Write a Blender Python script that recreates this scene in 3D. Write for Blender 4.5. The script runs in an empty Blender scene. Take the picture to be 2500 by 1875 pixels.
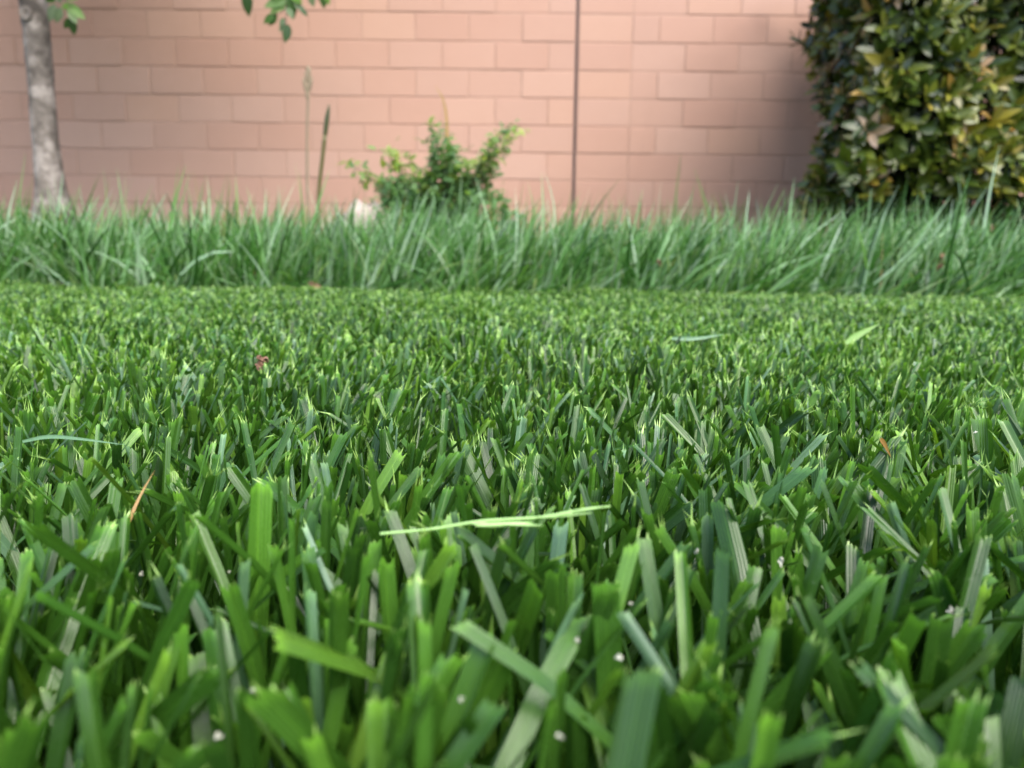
import bpy, math, random
import numpy as np
from mathutils import Vector, Matrix

R_ = math.radians
sc = bpy.context.scene
col = sc.collection
rng = np.random.default_rng(7)
random.seed(7)

# ------------------------------------------------------------------ camera
FPX = 1750.0                       # focal length in pixels of the 2500 px wide frame
CAM = Vector((0.0, 0.0, 0.112))
PITCH, ROLL = R_(9.3), R_(0.6)
camd = bpy.data.cameras.new('camera')
camd.sensor_width = 36.0
camd.lens = FPX / 2500 * 36
camd.clip_start, camd.clip_end = 0.005, 400
camd.dof.use_dof = True
camd.dof.focus_distance = 0.215
camd.dof.aperture_fstop = 16.5
cam = bpy.data.objects.new('camera', camd)
CROT = Matrix.Rotation(math.pi/2 - PITCH, 3, 'X') @ Matrix.Rotation(ROLL, 3, 'Z')
cam.matrix_world = Matrix.Translation(CAM) @ CROT.to_4x4()
col.objects.link(cam)
sc.camera = cam

# ------------------------------------------------------------------ world, sun, exposure
SUN_EL, SUN_AZ = R_(52), R_(150)   # azimuth clockwise from +Y: behind the camera, to the right
w = bpy.data.worlds.new('World'); sc.world = w; w.use_nodes = True
nt = w.node_tree
sky = nt.nodes.new('ShaderNodeTexSky'); sky.sky_type = 'NISHITA'; sky.sun_disc = False
sky.sun_elevation = SUN_EL; sky.sun_rotation = SUN_AZ
sky.air_density = 1.0; sky.dust_density = 2.0; sky.ozone_density = 1.0
bg = nt.nodes['Background']; bg.inputs['Strength'].default_value = 0.11
nt.links.new(sky.outputs[0], bg.inputs['Color'])
sund = bpy.data.lights.new('sun', 'SUN'); sund.energy = 1.5; sund.angle = R_(48); sund.color = (1.0, 0.93, 0.84)
sun = bpy.data.objects.new('sun', sund); col.objects.link(sun)
tosun = Vector((math.sin(SUN_AZ)*math.cos(SUN_EL), math.cos(SUN_AZ)*math.cos(SUN_EL), math.sin(SUN_EL)))
sun.rotation_euler = tosun.to_track_quat('Z', 'Y').to_euler()
sc.view_settings.view_transform = 'Standard'
sc.view_settings.look = 'None'
sc.view_settings.exposure = 1.90
sc.view_settings.gamma = 1.0
sc.render.engine = 'CYCLES'
sc.cycles.max_bounces = 8

# ------------------------------------------------------------------ helpers
def at(px, py, Y):
    d = CROT @ Vector(((px-1250)/FPX, -(py-937.5)/FPX, -1.0))
    return CAM + d * ((Y - CAM.y) / d.y)

def tag(o, label=None, cat=None, group=None, kind=None):
    if label: o['label'] = label
    if cat: o['category'] = cat
    if group: o['group'] = group
    if kind: o['kind'] = kind
    return o

def empty(name, loc):
    o = bpy.data.objects.new(name, None); o.location = loc; o.empty_display_size = .05
    col.objects.link(o); return o

def link(name, mesh, parent=None, mw=None):
    o = bpy.data.objects.new(name, mesh); col.objects.link(o)
    if parent is not None:
        o.parent = parent
        pinv = Matrix.Translation(-Vector(parent.location))
        o.matrix_basis = pinv @ (mw if mw is not None else Matrix.Identity(4))
    elif mw is not None:
        o.matrix_basis = mw
    return o

def np_mesh(name, V, quads=None, tris=None, uv=None, tint=None, mat=None, smooth=True):
    me = bpy.data.meshes.new(name)
    V = np.asarray(V, dtype=np.float32).reshape(-1, 3)
    q = np.zeros((0, 4), np.int32) if quads is None else np.asarray(quads, np.int32).reshape(-1, 4)
    t = np.zeros((0, 3), np.int32) if tris is None else np.asarray(tris, np.int32).reshape(-1, 3)
    idx = np.concatenate([q.ravel(), t.ravel()]).astype(np.int32)
    tot = np.concatenate([np.full(len(q), 4), np.full(len(t), 3)]).astype(np.int32)
    start = np.concatenate([[0], np.cumsum(tot)[:-1]]).astype(np.int32)
    me.vertices.add(len(V)); me.vertices.foreach_set('co', V.ravel())
    me.loops.add(len(idx)); me.loops.foreach_set('vertex_index', idx)
    me.polygons.add(len(tot)); me.polygons.foreach_set('loop_start', start)
    me.polygons.foreach_set('loop_total', tot)
    me.polygons.foreach_set('use_smooth', np.full(len(tot), smooth, dtype=bool))
    if uv is not None:
        l = me.uv_layers.new(name='uv')
        l.data.foreach_set('uv', np.asarray(uv, np.float32).reshape(-1, 2)[idx].ravel())
    if tint is not None:
        a = me.attributes.new('tint', 'FLOAT_COLOR', 'POINT')
        a.data.foreach_set('color', np.asarray(tint, np.float32).reshape(-1, 4).ravel())
    me.update(calc_edges=True); me.validate()
    if mat is not None: me.materials.append(mat)
    return me

def tube_arrays(pts, radii, n=10, wob=0.0, r=None, cap=True):
    pts = [Vector(p) for p in pts]
    V = []; m = len(pts)
    t0 = (pts[1]-pts[0]).normalized()
    ref = Vector((1, 0, 0)) if abs(t0.x) < .8 else Vector((0, 1, 0))
    for i, p in enumerate(pts):
        t = (pts[min(i+1, m-1)] - pts[max(i-1, 0)]).normalized()
        a = t.cross(ref).normalized(); b = t.cross(a).normalized()
        for k in range(n):
            an = 2*math.pi*k/n
            rr = radii[i] * (1 + (wob*(r.random()-.5)*2 if r else 0))
            V.append(p + (a*math.cos(an) + b*math.sin(an))*rr)
    Q = []
    for i in range(m-1):
        for k in range(n):
            k2 = (k+1) % n
            Q.append((i*n+k, i*n+k2, (i+1)*n+k2, (i+1)*n+k))
    T = []
    if cap:
        V.append(pts[-1]); c = len(V)-1
        for k in range(n): T.append(((m-1)*n+k, (m-1)*n+(k+1) % n, c))
    return np.array([tuple(v) for v in V]), np.array(Q), np.array(T).reshape(-1, 3)

def tube(name, pts, radii, mat, parent=None, n=10, wob=0.0, r=None, tint=(.5, .5, .5, 1)):
    V, Q, T = tube_arrays(pts, radii, n, wob, r)
    me = np_mesh(name, V, Q, T, uv=np.tile((.3, 5.0), (len(V), 1)), tint=np.tile(tint, (len(V), 1)), mat=mat)
    return link(name, me, parent)

def spline(P, n):
    P = [Vector(p) for p in P]; P = [P[0]*2-P[1]] + P + [P[-1]*2-P[-2]]
    out = []
    segs = len(P)-3
    for i in range(n):
        f = i/(n-1)*segs; k = min(int(f), segs-1); t = f-k
        a, b, c, d = P[k:k+4]
        out.append(.5*((2*b)+(c-a)*t+(2*a-5*b+4*c-d)*t*t+(3*b-a-3*c+d)*t**3))
    return out

# ------------------------------------------------------------------ materials
class NB:
    def __init__(s, name):
        s.m = bpy.data.materials.new(name); s.m.use_nodes = True
        s.t = s.m.node_tree; s.t.nodes.clear()
        s.out = s.t.nodes.new('ShaderNodeOutputMaterial')
    def n(s, typ, **kw):
        nd = s.t.nodes.new('ShaderNode'+typ)
        for k, v in kw.items(): setattr(nd, k, v)
        return nd
    def l(s, a, b): s.t.links.new(a, b)
    def val(s, sock, v):
        if isinstance(v, bpy.types.NodeSocket): s.l(v, sock)
        else: sock.default_value = v
    def math(s, op, a, b=0.0, c=0.0, clamp=False):
        nd = s.n('Math', operation=op, use_clamp=clamp)
        for i, v in enumerate((a, b, c)): s.val(nd.inputs[i], v)
        return nd.outputs[0]
    def mix(s, f, a, b, blend='MIX'):
        nd = s.n('Mix', data_type='RGBA', blend_type=blend)
        s.val(nd.inputs[0], f); s.val(nd.inputs[6], a); s.val(nd.inputs[7], b)
        return nd.outputs[2]
    def noise(s, scale, detail=3, rough=.5, vec=None):
        nd = s.n('TexNoise'); nd.inputs['Scale'].default_value = scale
        nd.inputs['Detail'].default_value = detail; nd.inputs['Roughness'].default_value = rough
        if vec is not None: s.l(vec, nd.inputs['Vector'])
        return nd.outputs['Fac']
    def ramp(s, f, stops):
        nd = s.n('ValToRGB'); cr = nd.color_ramp
        while len(cr.elements) < len(stops): cr.elements.new(.5)
        for e, (p, c) in zip(cr.elements, stops): e.position = p; e.color = (*c, 1)
        s.val(nd.inputs[0], f); return nd.outputs[0]
    def maprange(s, v, a, b, c, d):
        nd = s.n('MapRange', interpolation_type='SMOOTHSTEP')
        s.val(nd.inputs[0], v)
        for i, x in enumerate((a, b, c, d)): s.val(nd.inputs[i+1], x)
        return nd.outputs[0]

def grass_material(name, stops, tipcol, veins, trans, rough, tip_len, tipmul=(2.4, 2.2, 1.7, 1), spec=.55):
    b = NB(name)
    at_ = b.n('Attribute', attribute_name='tint')
    sep = b.n('SeparateColor'); b.l(at_.outputs['Color'], sep.inputs[0])
    uv = b.n('UVMap', uv_map='uv'); xy = b.n('SeparateXYZ'); b.l(uv.outputs[0], xy.inputs[0])
    u, v = xy.outputs[0], xy.outputs[1]
    c = b.ramp(sep.outputs[0], stops)
    c = b.mix(1.0, c, b.ramp(sep.outputs[1], [(0, (.6, .6, .6)), (1, (1.45, 1.45, 1.45))]), 'MULTIPLY')
    ph = b.math('MULTIPLY', u, 2*math.pi*veins)
    st = b.math('POWER', b.math('MULTIPLY_ADD', b.math('SINE', ph), .5, .5), 1.6)
    # lengthwise patchiness and age spots
    comb = b.n('CombineXYZ'); b.l(b.math('MULTIPLY', u, 1.2), comb.inputs[0]); b.l(b.math('MULTIPLY', v, 1.1), comb.inputs[1])
    b.l(b.math('MULTIPLY', sep.outputs[0], 37.0), comb.inputs[2])
    pn = b.noise(2.2, 3, .6, comb.outputs[0])
    c = b.mix(b.math('MULTIPLY', pn, .45), c, b.mix(1.0, c, (1.5, 1.45, 1.1, 1), 'MULTIPLY'))
    c = b.mix(b.math('MULTIPLY', st, .34), c, b.mix(1.0, c, (1.75, 1.6, 1.7, 1), 'MULTIPLY'))
    mid = b.maprange(b.math('ABSOLUTE', b.math('SUBTRACT', u, .5)), .0, .06, .5, 0.0)
    c = b.mix(mid, c, b.mix(1.0, c, (1.7, 1.6, 1.3, 1), 'MULTIPLY'))
    tip = b.maprange(v, tip_len, -.02, 0.0, 1.0)
    c = b.mix(b.math('MULTIPLY', tip, .55), c, b.mix(1.0, c, tipmul, 'MULTIPLY'))
    c = b.mix(b.maprange(v, .0, -.10, 0.0, .85), c, tipcol)
    # pale sheath towards the crown of the plant, dry blades
    c = b.mix(sep.outputs[2], c, (.42, .22, .07, 1))
    spk = b.noise(900, 1, .5)
    c = b.mix(b.maprange(spk, .76, .80, 0, .5), c, (.5, .55, .45, 1))
    bmp = b.n('Bump'); bmp.inputs['Strength'].default_value = .22; bmp.inputs['Distance'].default_value = .0004
    b.l(st, bmp.inputs['Height'])
    p = b.n('BsdfPrincipled'); b.l(c, p.inputs['Base Color'])
    b.l(b.math('MULTIPLY_ADD', pn, .25, rough-.1), p.inputs['Roughness'])
    p.inputs['Specular IOR Level'].default_value = spec
    b.l(bmp.outputs[0], p.inputs['Normal'])
    tr = b.n('BsdfTranslucent'); b.l(b.mix(1.0, c, (1.5, 1.45, .55, 1), 'MULTIPLY'), tr.inputs[0])
    mx = b.n('MixShader'); mx.inputs[0].default_value = trans
    b.l(p.outputs[0], mx.inputs[1]); b.l(tr.outputs[0], mx.inputs[2]); b.l(mx.outputs[0], b.out.inputs[0])
    return b.m

M = {}
M['mown'] = grass_material('mown_grass_blade', [(0, (.010, .035, .006)), (.3, (.024, .075, .009)), (.55, (.045, .124, .014)), (.72, (.082, .176, .018)), (.85, (.042, .112, .040)), (1, (.100, .185, .118))],
                           (.40, .62, .16, 1), 7, .27, .27, .22)
M['tall'] = grass_material('tall_grass_blade', [(0, (.013, .050, .009)), (.3, (.038, .118, .022)), (.55, (.080, .190, .054)), (.8, (.145, .265, .135)), (1, (.250, .360, .275))],
                           (.28, .36, .20, 1), 5, .34, .28, 6.0, (1.9, 1.7, 2.0, 1), .6)  # long tip fade: bright tops of the strip painted into the blade colour

def leaf_material(name, stops, rough, trans, coat=0.0):
    b = NB(name)
    at_ = b.n('Attribute', attribute_name='tint')
    sep = b.n('SeparateColor'); b.l(at_.outputs['Color'], sep.inputs[0])
    uv = b.n('UVMap', uv_map='uv'); xy = b.n('SeparateXYZ'); b.l(uv.outputs[0], xy.inputs[0])
    c = b.ramp(sep.outputs[0], stops)
    c = b.mix(1.0, c, b.ramp(sep.outputs[1], [(0, (.6, .6, .6)), (1, (1.4, 1.4, 1.4))]), 'MULTIPLY')
    mid = b.maprange(b.math('ABSOLUTE', b.math('SUBTRACT', xy.outputs[0], .5)), 0., .07, .6, 0.)
    c = b.mix(mid, c, b.mix(1.0, c, (1.7, 1.6, 1.2, 1), 'MULTIPLY'))
    pn = b.noise(60, 3)
    c = b.mix(b.math('MULTIPLY', pn, .5), c, b.mix(1.0, c, (1.5, 1.3, .9, 1), 'MULTIPLY'))
    side = b.math('ABSOLUTE', b.math('SUBTRACT', xy.outputs[0], .5))
    vein = b.math('SINE', b.math('MULTIPLY', b.math('SUBTRACT', xy.outputs[1], side), 55.0))
    bmp = b.n('Bump'); bmp.inputs['Strength'].default_value = .25; bmp.inputs['Distance'].default_value = .001
    b.l(vein, bmp.inputs['Height'])
    p = b.n('BsdfPrincipled'); b.l(c, p.inputs['Base Color']); p.inputs['Roughness'].default_value = rough
    p.inputs['Coat Weight'].default_value = coat; p.inputs['Coat Roughness'].default_value = .2
    b.l(bmp.outputs[0], p.inputs['Normal'])
    tr = b.n('BsdfTranslucent'); b.l(b.mix(1.0, c, (1.5, 1.4, .6, 1), 'MULTIPLY'), tr.inputs[0])
    mx = b.n('MixShader'); mx.inputs[0].default_value = trans
    b.l(p.outputs[0], mx.inputs[1]); b.l(tr.outputs[0], mx.inputs[2]); b.l(mx.outputs[0], b.out.inputs[0])
    return b.m

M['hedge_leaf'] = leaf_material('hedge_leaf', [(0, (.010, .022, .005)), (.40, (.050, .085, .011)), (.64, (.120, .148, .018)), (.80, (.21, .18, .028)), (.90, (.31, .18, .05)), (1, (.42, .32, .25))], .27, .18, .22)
M['tree_leaf'] = leaf_material('tree_leaf', [(0, (.020, .055, .014)), (.5, (.045, .12, .022)), (.8, (.10, .22, .03)), (1, (.12, .18, .12))], .38, .35)
M['shrub_leaf'] = leaf_material('shrub_leaf', [(0, (.055, .135, .052)), (.5, (.105, .22, .085)), (.85, (.19, .30, .065)), (1, (.24, .26, .10))], .36, .40)

def simple(name, c1, c2, scale, rough=.8, bump=.3, dist=.01, detail=5):
    b = NB(name); n1 = b.noise(scale, detail, .6)
    c = b.ramp(n1, [(.3, c1), (.7, c2)])
    bm = b.n('Bump'); bm.inputs['Strength'].default_value = bump; bm.inputs['Distance'].default_value = dist
    b.l(n1, bm.inputs['Height'])
    p = b.n('BsdfPrincipled'); b.l(c, p.inputs['Base Color']); p.inputs['Roughness'].default_value = rough
    b.l(bm.outputs[0], p.inputs['Normal']); b.l(p.outputs[0], b.out.inputs[0])
    return b.m

M['soil'] = simple('soil_and_thatch', (.030, .020, .010), (.075, .055, .026), 60, .95, .8, .004)
M['twig'] = simple('twig_bark', (.05, .035, .022), (.13, .10, .07), 80, .85)
M['stone'] = simple('pale_stone', (.30, .24, .21), (.43, .36, .32), 14, .9, .5, .02)
M['dry_stem'] = simple('dry_stem', (.17, .13, .08), (.25, .20, .13), 60, .8, .3, .002)
M['brown_bits'] = simple('dry_brown_leaf', (.15, .075, .045), (.30, .17, .11), 700, .8, .4, .001)
M['white_bits'] = simple('white_fleck', (.45, .46, .36), (.66, .66, .56), 900, .8, .4, .0005)

def bark():
    b = NB('tree_bark')
    g = b.n('NewGeometry')
    n1 = b.noise(9, 4, .6, g.outputs['Position']); n2 = b.noise(45, 4, .65, g.outputs['Position'])
    c = b.ramp(n1, [(.36, (.060, .048, .038)), (.5, (.20, .170, .145)), (.62, (.42, .37, .33))])
    c = b.mix(b.math('MULTIPLY', n2, .7), c, (.085, .070, .058, 1))
    bm = b.n('Bump'); bm.inputs['Strength'].default_value = .7; bm.inputs['Distance'].default_value = .012
    b.l(n2, bm.inputs['Height'])
    p = b.n('BsdfPrincipled'); b.l(c, p.inputs['Base Color']); p.inputs['Roughness'].default_value = .85
    b.l(bm.outputs[0], p.inputs['Normal']); b.l(p.outputs[0], b.out.inputs[0])
    return b.m
M['bark'] = bark()

def block_mat():
    b = NB('split_tan_concrete_block')
    oi = b.n('ObjectInfo'); g = b.n('NewGeometry')
    c = b.ramp(oi.outputs['Random'], [(0, (.432, .262, .200)), (.3, (.455, .282, .216)), (.6, (.445, .280, .217)), (.85, (.468, .302, .238)), (1, (.468, .290, .216))])
    n1 = b.noise(3.2, 4, .6, g.outputs['Position']); n2 = b.noise(140, 4, .7, g.outputs['Position'])
    c = b.mix(b.math('MULTIPLY', n1, .35), c, b.mix(1.0, c, (.86, .78, .74, 1), 'MULTIPLY'))
    c = b.mix(b.maprange(n2, .52, .75, 0, .35), c, (.27, .15, .10, 1))
    bm = b.n('Bump'); bm.inputs['Strength'].default_value = .5; bm.inputs['Distance'].default_value = .003
    b.l(n2, bm.inputs['Height'])
    p = b.n('BsdfPrincipled'); b.l(c, p.inputs['Base Color']); p.inputs['Roughness'].default_value = .92
    p.inputs['Specular IOR Level'].default_value = .25
    b.l(bm.outputs[0], p.inputs['Normal']); b.l(p.outputs[0], b.out.inputs[0])
    return b.m
M['block'] = block_mat()
M['mortar'] = simple('red_brown_mortar', (.35, .215, .160), (.41, .262, .200), 30, .95, .4, .003)
M['sealant'] = simple('dark_joint_sealant', (.075, .042, .036), (.11, .065, .055), 40, .7, .2, .002)

# ------------------------------------------------------------------ ground
def ground():
    xs = np.linspace(-60, 60, 61); ys = np.linspace(-60, 60, 61)
    X, Y = np.meshgrid(xs, ys); Z = np.full_like(X, 0.0)
    n = 61
    i = np.arange(n*n).reshape(n, n)
    q = np.stack([i[:-1, :-1], i[:-1, 1:], i[1:, 1:], i[1:, :-1]], -1).reshape(-1, 4)
    o = link('ground', np_mesh('ground', np.stack([X, Y, Z], -1), q, mat=M['soil']))
    return tag(o, 'dark soil and thatch under the lawn', 'ground', kind='structure')
ground()

# ------------------------------------------------------------------ block wall
WY = 5.80
BW, BH, BD, J = 0.4064, 0.2032, 0.19, 0.0095
ctrl_x = at(1405, 250, WY).x
bed_z = at(1100, 372, WY).z
z_base = bed_z - BH*math.ceil((bed_z+.1)/BH)
wall = empty('block_wall', (ctrl_x, WY, 0))
tag(wall, 'tall garden wall of tan-pink concrete blocks with recessed mortar joints', 'wall')

def box_mesh(name, w_, d_, h_, bev, mat):
    # box centred in x, front face at y=0 going back, centred in z; front edges chamfered
    xs = [-w_/2, -w_/2+bev, w_/2-bev, w_/2]; zs = [-h_/2, -h_/2+bev, h_/2-bev, h_/2]
    V = [(xs[1], 0, zs[1]), (xs[2], 0, zs[1]), (xs[2], 0, zs[2]), (xs[1], 0, zs[2]),
         (xs[0], bev, zs[0]), (xs[3], bev, zs[0]), (xs[3], bev, zs[3]), (xs[0], bev, zs[3]),
         (xs[0], d_, zs[0]), (xs[3], d_, zs[0]), (xs[3], d_, zs[3]), (xs[0], d_, zs[3])]
    Q = [(0, 1, 2, 3), (4, 5, 1, 0), (5, 6, 2, 1), (6, 7, 3, 2), (7, 4, 0, 3),
         (8, 9, 5, 4), (9, 10, 6, 5), (10, 11, 7, 6), (11, 8, 4, 7), (9, 8, 11, 10)]
    return np_mesh(name, V, Q, mat=mat, smooth=False)
full = box_mesh('block', BW-J, BD, BH-J, .0035, M['block'])
half = box_mesh('block_half', BW/2-J, BD, BH-J, .0035, M['block'])
cjw = 0.026
rows = 13
pil0, pil1 = ctrl_x + cjw/2, ctrl_x + cjw/2 + BW
rw = random.Random(3)
def put_block(me, x, z, name='block'):
    link(name, me, wall, Matrix.Translation((x, WY + rw.uniform(-.0022, .0022), z)) @ Matrix.Rotation(rw.gauss(0, .002), 4, 'Z') @ Matrix.Rotation(rw.gauss(0, .002), 4, 'X'))
row_of_bed = round((bed_z - z_base)/BH)
for r_i in range(rows):
    z = z_base + (r_i+.5)*BH
    # row directly above bed_z: joint at px ~1290 (full block next to the joint) alternates
    fullnext = ((r_i - row_of_bed) % 2 == 0)
    x = ctrl_x - cjw/2
    if not fullnext:
        put_block(half, x - BW/4, z); x -= BW/2
    while x > -6.6:
        put_block(full, x - BW/2, z); x -= BW
    put_block(full, (pil0+pil1)/2, z, 'pilaster_block')
    x = pil1
    if fullnext:
        put_block(half, x + BW/4, z); x += BW/2
    while x < 6.4:
        put_block(full, x + BW/2, z); x += BW
top_z = z_base + rows*BH
def box(name, x0, x1, y0, y1, z0, z1, mat, parent):
    V = [(x, y, z) for z in (z0, z1) for y in (y0, y1) for x in (x0, x1)]
    Q = [(0, 2, 3, 1), (4, 5, 7, 6), (0, 1, 5, 4), (2, 6, 7, 3), (0, 4, 6, 2), (1, 3, 7, 5)]
    return link(name, np_mesh(name, V, Q, mat=mat, smooth=False), parent)
box('mortar', -7.1, ctrl_x-cjw/2, WY+.004, WY+.17, z_base, top_z-.004, M['mortar'], wall)
box('mortar', ctrl_x+cjw/2, 6.9, WY+.004, WY+.17, z_base, top_z-.004, M['mortar'], wall)
box('control_joint', ctrl_x-cjw/2+.001, ctrl_x+cjw/2-.001, WY+.012, WY+.16, z_base, top_z-.006, M['sealant'], wall)
xx = -6.7
while xx < 6.3:
    box('cap_block', xx, xx+BW-.008, WY-.02, WY+.21, top_z+.006, top_z+.06, M['block'], wall); xx += BW

# ------------------------------------------------------------------ blades of grass
def blades(base, phi, th0, kap, L, W, fold, tw0, tw1, R, K, r, fray=None, obl=None, jag=.1, pointed=False, tint=None, base_w=.55):
    n = len(base)
    s = np.linspace(0, 1, R)
    th = th0[:, None] + kap[:, None]*s
    thm = (th[:, 1:]+th[:, :-1])/2
    ds = (L/(R-1))[:, None]
    rr = np.concatenate([np.zeros((n, 1)), np.cumsum(np.sin(thm)*ds, 1)], 1)
    zz = np.concatenate([np.zeros((n, 1)), np.cumsum(np.cos(thm)*ds, 1)], 1)
    cp, sp = np.cos(phi)[:, None], np.sin(phi)[:, None]
    P = np.stack([base[:, 0:1]+rr*cp, base[:, 1:2]+rr*sp, base[:, 2:3]+zz], -1)
    T = np.stack([np.sin(th)*cp, np.sin(th)*sp, np.cos(th)], -1)
    B = np.stack([-np.broadcast_to(sp, th.shape), np.broadcast_to(cp, th.shape), np.zeros_like(th)], -1)
    N = np.cross(T, B)
    tau = (tw0[:, None]+tw1[:, None]*s)[..., None]
    side = np.cos(tau)*B + np.sin(tau)*N
    nor = -np.sin(tau)*B + np.cos(tau)*N
    prof = base_w + (1-base_w)*np.minimum(1, s/.35)
    if pointed: prof = prof*np.clip(1-np.power(s, 2.6), .03, 1)
    u = np.linspace(-1, 1, K+1)
    hw = (W[:, None]*prof/2)[:, :, None, None]
    V = P[:, :, None, :] + side[:, :, None, :]*(u[None, None, :, None]*hw) + nor[:, :, None, :]*(np.abs(u)[None, None, :, None]*fold[:, None, None, None]*hw)
    Lv = (L[:, None]*(1-s))[:, :, None]*100 + np.zeros((1, 1, K+1))
    U = np.broadcast_to((u+1)/2, (n, R, K+1))
    C = K+1
    quads = np.array([[i*C+k, i*C+k+1, (i+1)*C+k+1, (i+1)*C+k] for i in range(R-1) for k in range(K)])
    if pointed:
        A = V.reshape(n, R*C, 3); UV = np.stack([U, Lv], -1).reshape(n, R*C, 2); tris = None
    else:
        tip = V[:, -1]
        Tz = np.maximum(T[:, -1, 2], .35)[:, None]
        zc = P[:, -1, 2][:, None]
        sh = np.clip((zc - tip[..., 2])/Tz, -.9*W[:, None], .9*W[:, None])*obl[:, None]
        sh = sh + r.normal(0, 1, (n, C))*jag*W[:, None]
        V[:, -1] = tip + T[:, -1][:, None, :]*sh[..., None]
        tip = V[:, -1]
        fl = fray[:, None]*np.exp(r.normal(0, .6, (n, K)))*np.where(r.random((n, K)) < .62, 1, .12)
        fl = np.minimum(fl, .0055)
        mid = (tip[:, 1:]+tip[:, :-1])/2 + (tip[:, 1:]-tip[:, :-1])*r.uniform(-.35, .35, (n, K))[..., None]
        j1 = r.normal(0, .22, (n, K)); j2 = r.normal(0, .22, (n, K))
        ap = mid + (T[:, -1][:, None, :] + side[:, -1][:, None, :]*j1[..., None] + nor[:, -1][:, None, :]*j2[..., None])*fl[..., None]
        A = np.concatenate([V.reshape(n, R*C, 3), ap], 1)
        UV = np.concatenate([np.stack([U, Lv], -1).reshape(n, R*C, 2),
                             np.stack([np.broadcast_to((u[1:]+u[:-1])/4+.5, (n, K)), -fl*100-.02], -1)], 1)
        o = (R-1)*C
        tris = np.array([[o+k, o+k+1, R*C+k] for k in range(K)])
    TI = np.broadcast_to(tint[:, None, :], (n, A.shape[1], 4))
    return A, UV, TI, quads, tris

def join(sets):
    Vs, Us, Ts, Qs, Rs = [], [], [], [], []; off = 0
    for A, UV, TI, q, t in sets:
        n, m = A.shape[:2]
        if n == 0: continue
        o = (off + np.arange(n)*m)[:, None, None]
        Vs.append(A.reshape(-1, 3)); Us.append(UV.reshape(-1, 2)); Ts.append(TI.reshape(-1, 4))
        Qs.append((q[None]+o).reshape(-1, 4))
        if t is not None: Rs.append((t[None]+o).reshape(-1, 3))
        off += n*m
    return np.concatenate(Vs), np.concatenate(Qs), (np.concatenate(Rs) if Rs else None), np.concatenate(Us), np.concatenate(Ts)

EDGE0 = 1.52                                        # where the mower stopped
def edge_y(x): return EDGE0 + .030*np.sin(x*5.1) + .022*np.sin(x*11.3+1) + .014*np.sin(x*31+2) - .03*x
def patch(x, y):                                    # slow variation of height and colour over the lawn
    return (np.sin(x*9.0+y*4.0)*.5 + np.sin(x*3.7-y*13.0+2)*.5 + np.sin(x*23+y*17)*.4)/1.4

def tufts(x0, x1, y0, y1, dens, per, keep, r, spread=.0045):
    n = int((x1-x0)*(y1-y0)*dens/per)
    tx, ty = r.uniform(x0, x1, n), r.uniform(y0, y1, n)
    k = keep(tx, ty); tx, ty = tx[k], ty[k]
    idx = np.repeat(np.arange(len(tx)), per)
    n = len(idx)
    ang = r.uniform(0, 2*math.pi, n); rad = np.abs(r.normal(0, spread, n))
    x = tx[idx]+np.cos(ang)*rad; y = ty[idx]+np.sin(ang)*rad
    return x, y, ang

def mown_params(x, y, ang, r):
    n = len(x)
    phi = np.arctan2(np.sin(ang)*.8 + r.normal(0, .6, n), np.cos(ang)*.8 + .30 + r.normal(0, .6, n))
    th0 = np.abs(r.normal(.05, .22, n)); kap = np.abs(r.normal(.08, .40, n))
    flat = r.random(n) < .035
    th0 = np.where(flat, r.uniform(.7, 1.25, n), th0)
    th0 = np.minimum(th0, 1.3); kap = np.minimum(kap, 1.45-th0)
    h = .0610 + .0050*patch(x, y) + .003*patch(x*2.3+1, y*2.3) + r.normal(0, .0040, n)
    low = r.random(n)
    h = np.where(low < .36, h*r.uniform(.35, .9, n), h)
    zz = (np.cos(th0)+np.cos(th0+kap/2)*4+np.cos(th0+kap))/6
    L = np.minimum(h/np.maximum(zz, .2), np.where(flat, .075, .085))
    W = np.clip(.0029*np.exp(r.normal(0, .34, n)), .0010, .0052)
    W = W*np.interp(y, [.05, .13, .24, .6, 1.2], [.95, .80, .61, .66, .76])
    fold = r.uniform(.05, .95, n)*np.where(r.random(n) < .7, 1, -.4)
    # blades mostly turn a face or a half face towards any side
    tw0 = r.normal(0, .5, n); tw1 = r.normal(0, .7, n)
    phi2 = phi
    fray = np.where(r.random(n) < np.interp(y, [.1, .17, .25, .9, 1.2], [.14, .30, .50, .55, .75]), r.uniform(.0012, .0036, n)*np.interp(y, [.1, .2, .9], [.6, 1.15, 1.3]), r.uniform(.0002, .0009, n))
    obl = r.uniform(0, 1, n)
    hue = np.clip(.45 + .14*patch(x+3, y-1) + r.normal(0, .17, n), 0, .8)
    hue = np.where(r.random(n) < np.interp(y, [.1, .25], [.06, .12]), r.uniform(.80, 1, n), hue)  # pale waxy blades; larger share farther out puts silvery sheen into the colour
    bri = np.clip(.46 + .16*patch(x*1.4-2, y*1.4+5) + r.normal(0, .20, n), 0, 1)
    dry = np.where((r.random(n) < -1) & (y > .16), r.uniform(.6, 1, n), 0)
    tint = np.stack([hue, bri, dry, np.ones(n)], -1)
    return dict(phi=phi2, th0=th0, kap=kap, L=L, W=W, fold=fold, tw0=tw0, tw1=tw1, fray=fray, obl=obl, tint=tint)

def sub(d, k): return {a: v[k] for a, v in d.items()}

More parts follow.
